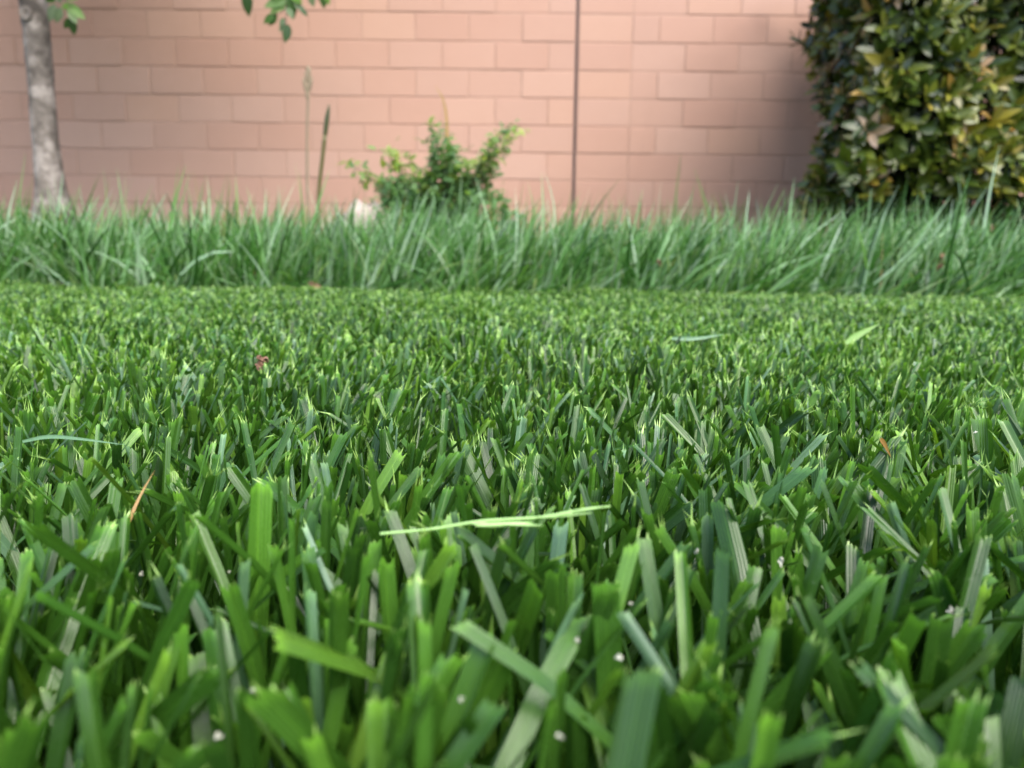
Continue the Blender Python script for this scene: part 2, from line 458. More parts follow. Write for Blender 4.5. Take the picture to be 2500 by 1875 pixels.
def in_frustum(x, y, m): return np.abs(x) < .75*np.maximum(y, 0) + m
def make_mown():
    r = np.random.default_rng(21)
    sets = []
    hero_src = None
    zones = [  # y0, y1, half width, density, per-tuft, R, K, keep
        (-.02, .26, .48, 56000, 6, 7, 6, lambda x, y: in_frustum(x, y, .10)),
        (.26, .52, .75, 62000, 6, 5, 3, lambda x, y: in_frustum(x, y, .15)),
        (.52, .95, 1.1, 50000, 6, 4, 2, lambda x, y: in_frustum(x, y, .25)),
        (.95, 1.62, 1.7, 38000, 6, 3, 1, lambda x, y: in_frustum(x, y, .3) & (y < edge_y(x))),
        (-.35, 1.62, 1.8, 22000, 6, 3, 1, lambda x, y: (((y > -.02) & ~in_frustum(x, y, np.where(y < .26, .10, np.where(y < .52, .15, np.where(y < .95, .25, .3))))) | (y < -.02)) & (y < edge_y(x))),
    ]
    for zi, (y0, y1, hw, dens, per, R, K, keep) in enumerate(zones):
        x, y, ang = tufts(-hw, hw, y0, y1, dens, per, keep, r)
        p = mown_params(x, y, ang, r)
        # nothing grows into the lens
        tipx = x + np.cos(p['phi'])*p['L']*np.sin(p['th0']+p['kap']/2); tipy = y + np.sin(p['phi'])*p['L']*np.sin(p['th0']+p['kap']/2)
        ok = (np.hypot(tipx, tipy) > .052) & (np.hypot(x, y) > .045)
        x, y, p = x[ok], y[ok], sub(p, ok)
        base = np.stack([x, y, np.full(len(x), -.002)], -1)
        S = blades(base, p['phi'], p['th0'], p['kap'], p['L'], p['W'], p['fold'], p['tw0'], p['tw1'], R, K, r, p['fray'], p['obl'], .15, False, p['tint'])
        if zi == 0:
            # the largest ones in view stay individuals
            d = np.maximum(tipy[ok], .03)
            vis = (np.abs(x) < .70*y+.005) & (y > .055) & (p['L'] > .04)
            score = np.where(vis, p['W']*p['L']/(d**2)*np.maximum(.2, np.abs(np.cos(p['tw0']))), 0)
            idx = np.argsort(-score)[:290]
            m = np.zeros(len(x), bool); m[idx] = True
            hero_src = (S[0][m], S[1][m], S[2][m], S[3], S[4])
            S = (S[0][~m], S[1][~m], S[2][~m], S[3], S[4])
        sets.append(S)
    # thin uncut young leaves between the cut ones
    nn = 5200; x = r.uniform(-.6, .6, nn); y = r.uniform(.05, .52, nn); k = in_frustum(x, y, .12) & (np.hypot(x, y) > .09); x, y = x[k], y[k]; nn = len(x)
    sets.append(blades(np.stack([x, y, np.full(nn, -.002)], -1), r.uniform(0, 6.28, nn), np.abs(r.normal(0, .3, nn)), np.abs(r.normal(.2, .4, nn)), r.uniform(.030, .060, nn),
                       r.uniform(.0009, .0022, nn), r.uniform(0, .8, nn), r.normal(0, .6, nn), r.normal(0, .8, nn), 5, 2, r, pointed=True,
                       tint=np.stack([np.clip(r.normal(.5, .2, nn), 0, .85), r.uniform(.3, .9, nn), np.zeros(nn), np.ones(nn)], -1)))
    V, Q, T, U, TI = join(sets)
    o = link('mown_grass', np_mesh('mown_grass', V, Q, T, U, TI, M['mown']))
    tag(o, 'short mown green lawn grass with frayed pale cut tips', 'grass', kind='stuff')
    A, UV, TI, q, t = hero_src
    for i in range(len(A)):
        b0 = A[i, :9].mean(0)
        me = np_mesh('grass_blade', A[i]-b0, q, t, UV[i], TI[i], M['mown'])
        link('grass_blade', me, o, Matrix.Translation(Vector(b0.tolist())))
    print('mown tris', len(Q)*2+len(T))
    return o
mown = make_mown()

def tall_params(x, y, r):
    n = len(x)
    phi = np.arctan2(r.normal(-.15, .7, n), .60 + r.normal(0, .75, n))
    th0 = np.abs(r.normal(.10, .20, n)); kap = np.abs(r.normal(.45, .55, n))
    lay = r.random(n) < .22
    th0 = np.where(lay, r.uniform(.55, 1.1, n), th0); kap = np.minimum(kap, 1.75-th0)
    L = np.clip(r.normal(.235, .036, n), .10, .34)
    L = np.where(r.random(n) < .25, L*r.uniform(.4, .8, n), L)
    L = L*np.where(lay, .85, 1)
    W = np.clip(r.normal(.0064, .0022, n), .0022, .0115)
    hue = np.clip(r.normal(.50, .34, n), 0, 1); bri = np.clip(r.normal(.62, .25, n), 0, 1)
    dry = np.where(r.random(n) < .005, r.uniform(.4, .9, n), 0)
    return dict(phi=phi, th0=th0, kap=kap, L=L, W=W, fold=r.uniform(0, .6, n), tw0=r.normal(0, .8, n), tw1=r.normal(0, .9, n),
                tint=np.stack([hue, bri, dry, np.ones(n)], -1))

def make_tall():
    r = np.random.default_rng(5)
    sets = []
    hero = None
    for zi, (y0, y1, hw, dens, R, K) in enumerate([(1.42, 1.95, 2.3, 12000, 6, 2), (1.95, 2.7, 2.9, 4800, 5, 1), (2.7, 5.42, 4.9, 1100, 4, 1)]):
        n = int((y1-y0)*2*hw*dens)
        x = r.uniform(-hw, hw, n); y = r.uniform(y0, y1, n)
        k = (y > edge_y(x)+.005)
        x, y = x[k], y[k]
        p = tall_params(x, y, r)
        if zi == 2: p['L'] *= 1.1
        if zi == 0:                                  # the front rank flops over the mown edge
            fr = (y < edge_y(x)+.09) & (r.random(len(x)) < .26)
            nf = int(fr.sum())
            p['phi'][fr] = r.normal(-.75, .55, nf); p['th0'][fr] = r.uniform(.45, 1.15, nf); p['kap'][fr] = r.uniform(.0, .55, nf)
            p['L'][fr] = r.uniform(.09, .21, nf)
        base = np.stack([x, y, np.full(len(x), -.002)], -1)
        S = blades(base, p['phi'], p['th0'], p['kap'], p['L'], p['W'], p['fold'], p['tw0'], p['tw1'], R, K, r, pointed=True, tint=p['tint'])
        if zi == 0:
            vis = (np.abs(x) < .70*y) & (y < edge_y(x)+.10)
            sc_ = np.where(vis, p['W']*p['L'], 0)
            m = np.zeros(len(x), bool); m[np.argsort(-sc_)[:240]] = True
            hero = (S[0][m], S[1][m], S[2][m], S[3])
            S = (S[0][~m], S[1][~m], S[2][~m], S[3], S[4])
        sets.append(S)
    V, Q, T, U, TI = join(sets)
    o = link('tall_grass', np_mesh('tall_grass', V, Q, T, U, TI, M['tall']))
    tag(o, 'uncut blue-green long grass in front of the block wall', 'grass', kind='stuff')
    A, UV, TI, q = hero
    for i in range(len(A)):
        b0 = A[i, :3].mean(0)
        link('grass_blade', np_mesh('tall_blade', A[i]-b0, q, None, UV[i], TI[i], M['tall']), o, Matrix.Translation(Vector(b0.tolist())))
    print('tall tris', len(Q)*2)
    return o
tall = make_tall()

def lone_blade(name, pts, W, tint, mat, parent=None, n=14, face=None, taper=2.2):
    P = spline(pts, n); V, UV, Q = [], [], []
    for i, p in enumerate(P):
        t = (P[min(i+1, n-1)]-P[max(i-1, 0)]).normalized()
        vdir = (CAM-p).normalized() if face is None else face
        sd = t.cross(vdir).normalized(); up = sd.cross(t).normalized()
        s = i/(n-1); ww = W*(.6+.4*min(1, s/.3))*max(.03, 1-s**taper)
        for u in (-1, 0, 1):
            V.append(tuple(p + sd*u*ww/2 + up*abs(u)*ww*.15)); UV.append(((u+1)/2, (1-s)*12))
        if i: 
            a = (i-1)*3
            Q += [(a, a+1, a+4, a+3), (a+1, a+2, a+5, a+4)]
    me = np_mesh(name, V, Q, None, UV, np.tile(tint, (len(V), 1)), mat)
    return link(name, me, parent)

# long blades that stand clear of the rest of the verge
for (bx, by, mx_, my_, tx, ty, Y, W, hue) in [
        (2398, 600, 2415, 480, 2440, 355, 1.62, .0075, .95), (2330, 600, 2350, 520, 2362, 435, 1.66, .0055, .5),
        (1322, 620, 1326, 520, 1322, 420, 1.62, .0075, .75), (1355, 600, 1352, 500, 1330, 418, 1.7, .005, .9),
        (1935, 600, 1928, 530, 1940, 432, 1.68, .008, .75), (2090, 620, 2096, 560, 2092, 470, 1.7, .006, .6),
        (1750, 600, 1728, 510, 1694, 410, 1.72, .006, .4), (2150, 690, 2230, 625, 2365, 522, 1.56, .011, .75),
        (1850, 700, 1905, 650, 1995, 620, 1.54, .010, .72), (1730, 700, 1775, 630, 1840, 540, 1.56, .008, .9),
        (1215, 690, 1206, 590, 1160, 430, 1.57, .009, .75), (1255, 690, 1262, 560, 1258, 460, 1.6, .006, .95),
        (60, 600, 45, 520, 62, 372, 1.75, .006, .5), (15, 600, 22, 520, 42, 440, 1.7, .006, .95),
        (580, 610, 582, 530, 575, 425, 1.8, .007, .6), (650, 610, 646, 540, 650, 458, 1.7, .008, .8),
        (1640, 600, 1648, 500, 1662, 372, 1.9, .006, .2), (425, 600, 422, 520, 436, 400, 1.9, .006, .3),
        (310, 610, 300, 510, 285, 410, 1.8, .006, .6), (500, 610, 512, 520, 505, 430, 1.8, .006, .8)]:
    lone_blade('grass_blade', [at(bx, by+60, Y), at(bx, by, Y), at(mx_, my_, Y), at(tx, ty, Y-.01)], W, (min(1, hue+.1), .85, 0, 1), M['tall'], tall)

rw2 = random.Random(31)
for k in range(26):          # thin wisps reaching up in front of the wall
    bx = rw2.uniform(30, 2470); Y = rw2.uniform(1.65, 2.3); ty = rw2.uniform(395, 470); dx = rw2.uniform(-35, 45)
    lone_blade('grass_blade', [at(bx, 660, Y), at(bx+dx*.15, 560, Y), at(bx+dx*.5, 500, Y), at(bx+dx, ty, Y)], rw2.uniform(.003, .006), (rw2.uniform(.2, .9), .6, rw2.choice([0, 0, .3, .5]), 1), M['tall'], tall)

# ------------------------------------------------------------------ leaves
def leaf_template(L, W, fold=.25, curl=.2, seg=5, pos=.45):
    V, UV, Q = [], [], []
    for i in range(seg+1):
        s = i/seg
        ww = W*.5*max(.04, math.sin(math.pi*min(1, s**(math.log(.5)/math.log(pos))))**.8)
        z = -curl*L*s*s
        for u in (-1, 0, 1):
            V.append((u*ww, L*s, z + abs(u)*fold*ww)); UV.append(((u+1)/2, s))
        if i:
            a = (i-1)*3
            Q += [(a, a+1, a+4, a+3), (a+1, a+2, a+5, a+4)]
    return np.array(V), np.array(UV), np.array(Q)

def leaf_frame(d, nrm):
    y = d.normalized(); x = y.cross(nrm).normalized(); z = x.cross(y).normalized()
    return Matrix((x, y, z)).transposed()

def place_leaves(name, tmpl, bases, dirs, nrms, scale, tints, mat, parent=None, kind=None):
    V, UV, Q = tmpl
    d = dirs/np.linalg.norm(dirs, axis=1, keepdims=True)
    x = np.cross(d, nrms); x /= np.maximum(1e-6, np.linalg.norm(x, axis=1, keepdims=True))
    z = np.cross(x, d)
    A = bases[:, None, :] + scale[:, None, None]*(x[:, None, :]*V[None, :, 0:1] + d[:, None, :]*V[None, :, 1:2] + z[:, None, :]*V[None, :, 2:3])
    n, m = A.shape[:2]
    q = (Q[None]+(np.arange(n)*m)[:, None, None]).reshape(-1, 4)
    me = np_mesh(name, A, q, None, np.tile(UV, (n, 1)), np.repeat(tints, m, 0), mat)
    o = link(name, me, parent)
    if kind: o['kind'] = kind
    return o

def leaf_variants(name, tmpls, hues, mat):
    out = []
    for V, UV, Q in tmpls:
        for h in hues:
            out.append((h, np_mesh(name, V, Q, None, UV, np.tile((h, random.uniform(.35, .75), 0, 1), (len(V), 1)), mat)))
    return out

# ------------------------------------------------------------------ hedge
def make_hedge():
    r = np.random.default_rng(11)
    x0, x1, y0, y1, z1 = 1.56, 4.2, 3.3, 5.6, 2.1
    zb = .44
    SL = .343                                       # the end face runs slightly away from the camera's left
    h = empty('clipped_hedge', (2.8, 3.95, 0))
    tag(h, 'clipped hedge of glossy green leaves with bronze and yellow young leaves', 'hedge')
    h_inv = Vector(h.location)
    # stems inside
    rr = random.Random(4)
    for i in range(16):
        sx = rr.uniform(x0+.6, x1-.4); sy = rr.uniform(y0+.3, y1-.3)
        pts = [Vector((sx, sy, -.02)), Vector((sx+rr.uniform(-.1, .1), sy+rr.uniform(-.1, .1), .5)), Vector((sx+rr.uniform(-.25, .25), sy+rr.uniform(-.25, .25), 1.2)), Vector((sx+rr.uniform(-.3, .3), sy+rr.uniform(-.25, .25), 1.9))]
        tube('stem', spline(pts, 8), np.linspace(.022, .006, 8), M['twig'], h, 7)
    # surface points of a slightly bulging box
    def bulge(y_, z_): return .05*np.sin(z_*4.2+.6) + .03*np.sin(y_*6+z_*3)
    n = 2700
    face = r.random(n)
    Y = r.uniform(y0, y1, n); X = r.uniform(x0, x1, n); Z = zb + (z1-zb)*r.random(n)
    Nn = np.zeros((n, 3))
    f = face < .42; l = (face >= .42) & (face < .80); t = face >= .80
    Y[f] = y0 + .035*np.sin(X[f]*7+Z[f]*5) + r.normal(0, .018, f.sum()); Nn[f] = (0, -1, 0)
    X[l] = x0 + SL*(Y[l]-y0) - bulge(Y[l], Z[l])*1.8 - .05*np.sin(Z[l]*2.1) + r.normal(0, .04, l.sum()); Nn[l] = (-1, 0, 0)
    Z[t] = z1 + r.normal(0, .02, t.sum()); Nn[t] = (0, 0, 1)
    # round the vertical front-left corner and the lower edge
    dx = np.clip((x0+.14-X)/.14, 0, 1); dy = np.clip((y0+.14-Y)/.14, 0, 1)
    k = f; Y[k] += .09*dx[k]**2; Nn[k, 0] -= dx[k]*.9
    k = l; X[k] += .09*dy[k]**2; Nn[k, 1] -= dy[k]*.9
    low = np.clip((zb+.18-Z)/.18, 0, 1)
    Y[f] += .10*low[f]**2; X[l] += .10*low[l]**2
    Nn[:, 2] += r.normal(.25, .3, n); Nn[:, 0] += r.normal(0, .25, n); Nn[:, 1] += r.normal(0, .2, n)
    Nn /= np.linalg.norm(Nn, axis=1, keepdims=True)
    Pp = np.stack([X, Y, Z], -1)
    per = 6
    idx = np.repeat(np.arange(n), per); m = len(idx)
    a = np.tile(np.arange(per)*2*math.pi/per, n) + np.repeat(r.uniform(0, 6.28, n), per) + r.normal(0, .25, m)
    ref = np.where(np.abs(Nn[:, 2:3]) < .8, np.array([[0, 0, 1.0]]), np.array([[1.0, 0, 0]]))
    t1 = np.cross(Nn, ref); t1 /= np.linalg.norm(t1, axis=1, keepdims=True); t2 = np.cross(Nn, t1)
    tilt = r.uniform(.5, 1.35, m)
    tang = t1[idx]*np.cos(a)[:, None] + t2[idx]*np.sin(a)[:, None]
    D = Nn[idx]*np.cos(tilt)[:, None] + tang*np.sin(tilt)[:, None]
    NR = Nn[idx]*np.sin(tilt)[:, None] - tang*np.cos(tilt)[:, None] + r.normal(0, .25, (m, 3))
    base = Pp[idx] + D*.004 + r.normal(0, .004, (m, 3))
    shade = r.random(n)
    hue_r = np.where(shade < .55, r.uniform(.10, .50, n), np.where(shade < .90, r.uniform(.5, .72, n), r.uniform(.72, 1, n)))
    hue = np.clip(hue_r[idx] + r.normal(0, .07, m), 0, 1)
    tint = np.stack([hue, np.clip(r.normal(.5, .22, m), 0, 1), np.zeros(m), np.ones(m)], -1)
    sca = r.uniform(.75, 1.25, m)
    tm = leaf_template(.086, .036, .3, .12, 4)
    # leaves that show largest are single leaves
    vis = (base[:, 0] < .73*base[:, 1]-.02) & (base[:, 2] < .11+.37*base[:, 1]-.02) & (base[:, 1] < y0+.09) & (face[idx] < .42)
    score = np.where(vis, sca + hue*.3 + r.random(m)*.2, 0)
    pick = np.argsort(-score)[:295]
    mk = np.zeros(m, bool); mk[pick] = True
    var = leaf_variants('leaf', [leaf_template(.086, .036, .3, .1, 5), leaf_template(.094, .039, .22, .2, 5), leaf_template(.078, .035, .4, .05, 5)],
                        [.08, .25, .42, .55, .66, .76, .86, .95], M['hedge_leaf'])
    hs = np.array([v[0] for v in var])
    for i in pick:
        c = np.abs(hs - hue[i]); best = np.flatnonzero(c <= c.min()+.001); me = var[int(r.choice(best))][1]
        mw = Matrix.Translation(Vector(base[i].tolist())) @ leaf_frame(Vector(D[i].tolist()), Vector(NR[i].tolist())).to_4x4() @ Matrix.Scale(float(sca[i]), 4)
        link('leaf', me, h, mw)
    k = ~mk
    place_leaves('foliage', tm, base[k], D[k], NR[k], sca[k], tint[k], M['hedge_leaf'], h, 'stuff')
    # leaves deeper inside the shell, tinted dark to paint the shade of the gaps
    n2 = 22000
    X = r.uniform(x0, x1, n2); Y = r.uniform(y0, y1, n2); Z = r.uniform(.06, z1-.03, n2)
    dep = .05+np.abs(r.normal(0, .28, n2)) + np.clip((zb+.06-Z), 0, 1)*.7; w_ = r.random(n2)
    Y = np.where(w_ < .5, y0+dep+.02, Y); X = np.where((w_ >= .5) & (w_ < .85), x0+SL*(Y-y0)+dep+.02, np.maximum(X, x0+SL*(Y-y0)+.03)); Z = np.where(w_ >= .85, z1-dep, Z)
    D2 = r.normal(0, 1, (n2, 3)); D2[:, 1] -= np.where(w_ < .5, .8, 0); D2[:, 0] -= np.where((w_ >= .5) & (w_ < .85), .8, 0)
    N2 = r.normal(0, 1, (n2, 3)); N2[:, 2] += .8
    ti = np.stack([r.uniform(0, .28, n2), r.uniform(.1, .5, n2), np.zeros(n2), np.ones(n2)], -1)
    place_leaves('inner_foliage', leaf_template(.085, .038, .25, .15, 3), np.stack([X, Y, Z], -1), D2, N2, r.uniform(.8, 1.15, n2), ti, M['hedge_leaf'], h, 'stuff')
    # a stray shoot poking out of the side towards the wall
    s0 = at(2010, 140, 3.9); s1 = at(1942, 100, 3.85)
    tube('shoot', spline([s0, (s0+s1)/2+Vector((0, 0, .03)), s1], 6), np.linspace(.004, .002, 6), M['twig'], h, 6)
    for j in range(9):
        f_ = .45+.55*j/8; b0 = s0.lerp(s1, f_)
        d_ = Vector((rr.uniform(-1, .2), rr.uniform(-.6, .6), rr.uniform(-.3, .9)))
        link('leaf', var[rr.randrange(4)][1], h, Matrix.Translation(b0) @ leaf_frame(d_, Vector((rr.uniform(-.4, .4), -.5, .9))).to_4x4() @ Matrix.Scale(.8, 4))
make_hedge()

# ------------------------------------------------------------------ tree
def make_tree():
    r = random.Random(8); TY = 4.3
    px = lambda x, y, Y=TY: at(x, y, Y)
    base = px(133, 560); base.z = 0
    t = empty('young_tree', base)
    tag(t, 'young tree with mottled grey-brown trunk and leafy twigs before the block wall', 'tree')
    top = px(80, 0); lean = Vector((-.02, 0, 1)).normalized()
    path = [Vector((base.x, TY, -.03)), px(131, 540), px(126, 480), px(116, 390), px(107, 300), px(99, 190), px(91, 100), px(80, 0)]
    path += [top + lean*.5, top + lean*1.1]
    P = spline(path, 34)
    s = TY/FPX
    def rad(p):
        z = p.z
        return .066 + .042*math.exp(-max(0, z-.40)/.13) + .006*math.exp(-((z-1.55)/.12)**2) - max(0, z-1.6)*.018
    tube('trunk', P, [rad(p) for p in P], M['bark'], t, 20, .055, r)
    # pruned branch scar on the left side of the trunk
    c = px(66, 34, TY-.065)
    V, Q, T = [], [], []
    ring = [(.030, 0), (.036, -.012), (.030, -.022), (.018, -.020), (.012, -.012)]
    for (rr_, yy) in ring:
        for k in range(14):
            an = 2*math.pi*k/14; V.append((c.x+math.cos(an)*rr_*(1+.08*math.sin(3*an)), c.y+yy, c.z+math.sin(an)*rr_*1.15))
    for i in range(4):
        for k in range(14): Q.append((i*14+k, i*14+(k+1) % 14, (i+1)*14+(k+1) % 14, (i+1)*14+k))
    V.append((c.x, c.y-.016, c.z))
    for k in range(14): T.append((56+k, 56+(k+1) % 14, 70))
    link('branch_scar', np_mesh('branch_scar', V, Q, T, mat=M['bark']), t)
    # limbs carrying the crown above
    limbs = []
    for (ex, ey, ez, r0) in [(-4.2, 4.0, 3.2, .032), (-1.7, 4.1, 3.0, .034), (-2.4, 3.2, 3.4, .028), (-3.3, 4.9, 3.6, .028), (-2.7, 4.3, 4.3, .04), (-1.2, 4.3, 2.55, .02), (-3.9, 3.4, 2.7, .022)]:
        st = top + lean*r.uniform(.25, 1.0); e = Vector((ex, ey, ez))
        pts = spline([st, st.lerp(e, .5)+Vector((0, 0, .12)), e], 9); limbs.append(pts)
        tube('branch', pts, np.linspace(r0, .006, 9), M['bark'], t, 8, .04, r)
    # crown as clumps of leaves along and around the limbs
    nr = np.random.default_rng(3); B = []
    for pts in limbs:
        for p in pts[2:]:
            for _ in range(9):
                c_ = np.array(p)+nr.normal(0, .30, 3); B.append(c_+nr.normal(0, .14, (26, 3)))
    B = np.concatenate(B); B = B[(B[:, 2] > .30+.378*B[:, 1]) & (B[:, 1] < 5.36)]
    n = len(B)
    D = nr.normal(0, 1, (n, 3)); D[:, 2] -= .6; N = nr.normal(0, .6, (n, 3)); N[:, 2] += 1
    ti = np.stack([nr.uniform(.1, .9, n), nr.uniform(.2, .8, n), np.zeros(n), np.ones(n)], -1)
    place_leaves('crown', leaf_template(.095, .042, .2, .2, 3), B, D, N, nr.uniform(.7, 1.2, n), ti, M['tree_leaf'], t, 'stuff')
    # leafy twigs that hang into view
    def leaf(x0, y0, x1, y1, hue, Y=TY-.1, wid=.42, bri=.5, tilt=0.0):
        a = at(x0, y0, Y); b = at(x1, y1, Y + r.uniform(-.02, .02))
        if Y < 4.1: b = a + (b-a)*1.3
        L = (b-a).length
        V, UV, Qd = leaf_template(L, L*wid, .2, .12, 6)
        me = np_mesh('leaf', V, Qd, None, UV, np.tile((hue, bri, 0, 1), (len(V), 1)), M['tree_leaf'])
        nrm = (CAM-a).normalized()+Vector((r.uniform(-.5, .5), 0, r.uniform(.0, .7)+tilt))
        link('leaf', me, t, Matrix.Translation(a) @ leaf_frame(b-a, nrm).to_4x4())
    tube('twig', spline([top+lean*.14+Vector((.03, -.04, 0)), at(128, -25, TY-.1), at(168, 8, TY-.1), at(178, 42, TY-.1)], 8), np.linspace(.007, .002, 8), M['twig'], t, 6)
    for L in [(135, 10, 118, 52, 1.0), (150, 18, 135, 55, .98), (152, 12, 198, 26, .85), (165, 14, 206, 44, .82), (168, 22, 186, 56, .9), (176, 42, 180, 86, .05), (174, 44, 156, 70, .2),
              (140, -8, 110, 4, .5), (150, -12, 190, -4, .7), (126, -22, 150, 6, .15), (172, 10, 150, 20, .8)]:
        leaf(*L, wid=.5)
    b0 = at(690, -260, 4.0)
    tube('twig', spline([limbs[5][7], b0, at(700, -120, 4.0), at(702, -20, 4.0), at(698, 50, 4.0), at(695, 62, 4.0)], 12), np.linspace(.006, .0016, 12), M['twig'], t, 6)
    tube('twig', spline([at(702, -40, 4.0), at(718, 8, 4.0), at(732, 16, 4.0)], 5), np.linspace(.003, .0012, 5), M['twig'], t, 6)
    tube('twig', spline([at(700, 10, 4.0), at(686, 32, 4.0), at(664, 34, 4.0)], 5), np.linspace(.003, .0012, 5), M['twig'], t, 6)
    for L in [(604, -28, 604, 24, .1), (700, 0, 656, 10, .9), (698, 6, 668, 24, .85), (704, -6, 680, 20, .6), (706, -10, 716, 34, .3), (700, 16, 712, 38, .35), (728, 14, 746, 33, .15), (716, 8, 738, 20, .2),
              (668, 34, 650, 52, .5), (676, 32, 660, 56, .35), (694, 44, 686, 58, .2), (696, 56, 684, 72, .95), (698, 54, 692, 68, .3), (702, 58, 704, 88, .1), (700, 60, 698, 94, .12),
              (708, -14, 730, 2, .8), (702, -12, 722, -2, .85), (755, -30, 762, 6, .98), (786, -32, 790, 8, .3), (792, -28, 800, 2, .8), (690, -20, 668, -4, .6), (712, -30, 690, -8, .8)]:
        leaf(*L, Y=4.0, wid=.5)
    tube('twig', spline([limbs[5][6], at(620, -150, 4.0), at(604, -28, 4.0)], 6), np.linspace(.005, .0015, 6), M['twig'], t, 6)
    tube('twig', spline([b0, at(745, -100, 4.0), at(770, -50, 4.0), at(788, -30, 4.0)], 6), np.linspace(.004, .0015, 6), M['twig'], t, 6)
make_tree()

# ------------------------------------------------------------------ small shrub by the wall
def make_shrub():
    r = random.Random(12); SY = 4.75
    b = at(1085, 560, SY); b.z = 0
    s = empty('small_shrub', b)
    tag(s, 'small loose shrub with arching leafy shoots growing at the foot of the wall', 'shrub')
    tips = [(855, 400), (880, 420), (945, 362), (960, 385), (1000, 390), (1050, 300), (1070, 330), (1085, 305), (1095, 350), (1120, 375), (1145, 400), (1185, 375), (1195, 365), (1215, 350), (1225, 335),
            (1250, 300), (1262, 318), (1240, 360), (1020, 430), (1060, 420), (1100, 430), (1150, 440), (960, 430), (1200, 430), (925, 440)]
    tm = [leaf_template(.050, .028, .2, .15, 4), leaf_template(.042, .025, .3, .1, 4), leaf_template(.058, .029, .2, .2, 4)]
    var = leaf_variants('leaf', tm, [.05, .2, .35, .5, .65, .8, .93], M['shrub_leaf'])
    cnt = 0; extra = []
    for (tx, ty) in tips:
        Y = SY + r.uniform(-.25, .2); e = at(tx, ty, Y)
        st = Vector((b.x+r.uniform(-.06, .06), SY+r.uniform(-.06, .06), 0))
        m = st.lerp(e, .55) + Vector((0, 0, .10+.05*r.random()))
        P = spline([st, m, e], 14)
        tube('stem', P, np.linspace(.005, .0015, 14), M['twig'], s, 6)
        young = r.random() < .45
        for k in range(4, 14):
            for j in range(5 if k < 13 else 6):
                c = P[k] + Vector((r.gauss(0, .025), r.gauss(0, .03), r.gauss(0, .02)))
                d = Vector((r.gauss(0, 1), r.gauss(0, .7), r.gauss(.15, .6))); nrm = Vector((r.gauss(0, .5), -.5, 1))
                hv = r.uniform(.02, .5) if k < 9 else (r.uniform(.6, .95) if young else r.uniform(.2, .75))
                cand = [v for v in var if abs(v[0]-hv) < .1] or var
                if k >= 4 and cnt < 295 and j < 2 and k > 6:
                    link('leaf', r.choice(cand)[1], s, Matrix.Translation(c) @ leaf_frame(d, nrm).to_4x4() @ Matrix.Scale(r.uniform(.8, 1.25), 4)); cnt += 1
                else: extra.append((tuple(c), tuple(d), tuple(nrm), hv))
    for _ in range(2600):   # the dense low middle
        x_ = r.gauss(-.07, .27); zt = .80 - .85*abs(x_)**1.15 + .07*math.sin(x_*17+1)
        z_ = .15 + (zt-.15)*r.random()**.8
        if zt < .22: continue
        c = Vector((b.x+x_, SY+r.gauss(-.05, .13), z_))
        extra.append((tuple(c), (r.gauss(0, 1), r.gauss(-.3, .7), r.gauss(.1, .6)), (r.gauss(0, .5), -.5, 1), r.uniform(0, .55)))
    n = len(extra); nr = np.random.default_rng(2)
    place_leaves('foliage', tm[0], np.array([e[0] for e in extra]), np.array([e[1] for e in extra]), np.array([e[2] for e in extra]), nr.uniform(.9, 1.5, n),
                 np.stack([np.array([e[3] for e in extra]), nr.uniform(.3, .8, n), np.zeros(n), np.ones(n)], -1), M['shrub_leaf'], s, 'stuff')
make_shrub()

# ------------------------------------------------------------------ pale stone beside the shrub
def make_stone():
    c = at(890, 520, 4.55); r = np.random.default_rng(9)
    V, Q, T = [], [], []
    nu, nv = 18, 10
    for i in range(1, nv):
        for k in range(nu):
            a, p = 2*math.pi*k/nu, math.pi*i/nv - math.pi/2
            d = np.array([math.cos(p)*math.cos(a), math.cos(p)*math.sin(a), math.sin(p)])
            f = 1 + .10*math.sin(3*a+1)*math.cos(p) + .07*math.sin(5*p+2*a) + r.normal(0, .02)
            V.append(d*f*np.array([.21, .14, .26]))
    for i in range(nv-2):
        for k in range(nu): Q.append((i*nu+k, i*nu+(k+1) % nu, (i+1)*nu+(k+1) % nu, (i+1)*nu+k))
    V.append(np.array([0, 0, -.20])); V.append(np.array([0, 0, .20])); a, z = len(V)-2, len(V)-1
    for k in range(nu):
        T.append((a, (k+1) % nu, k)); T.append((z, (nv-2)*nu+k, (nv-2)*nu+(k+1) % nu))
    o = link('stone', np_mesh('stone', np.array(V), Q, T, mat=M['stone']), None, Matrix.Translation((c.x, c.y, .24)))
    tag(o, 'pale grey-pink stone half hidden in long grass beside the small shrub', 'stone')
make_stone()

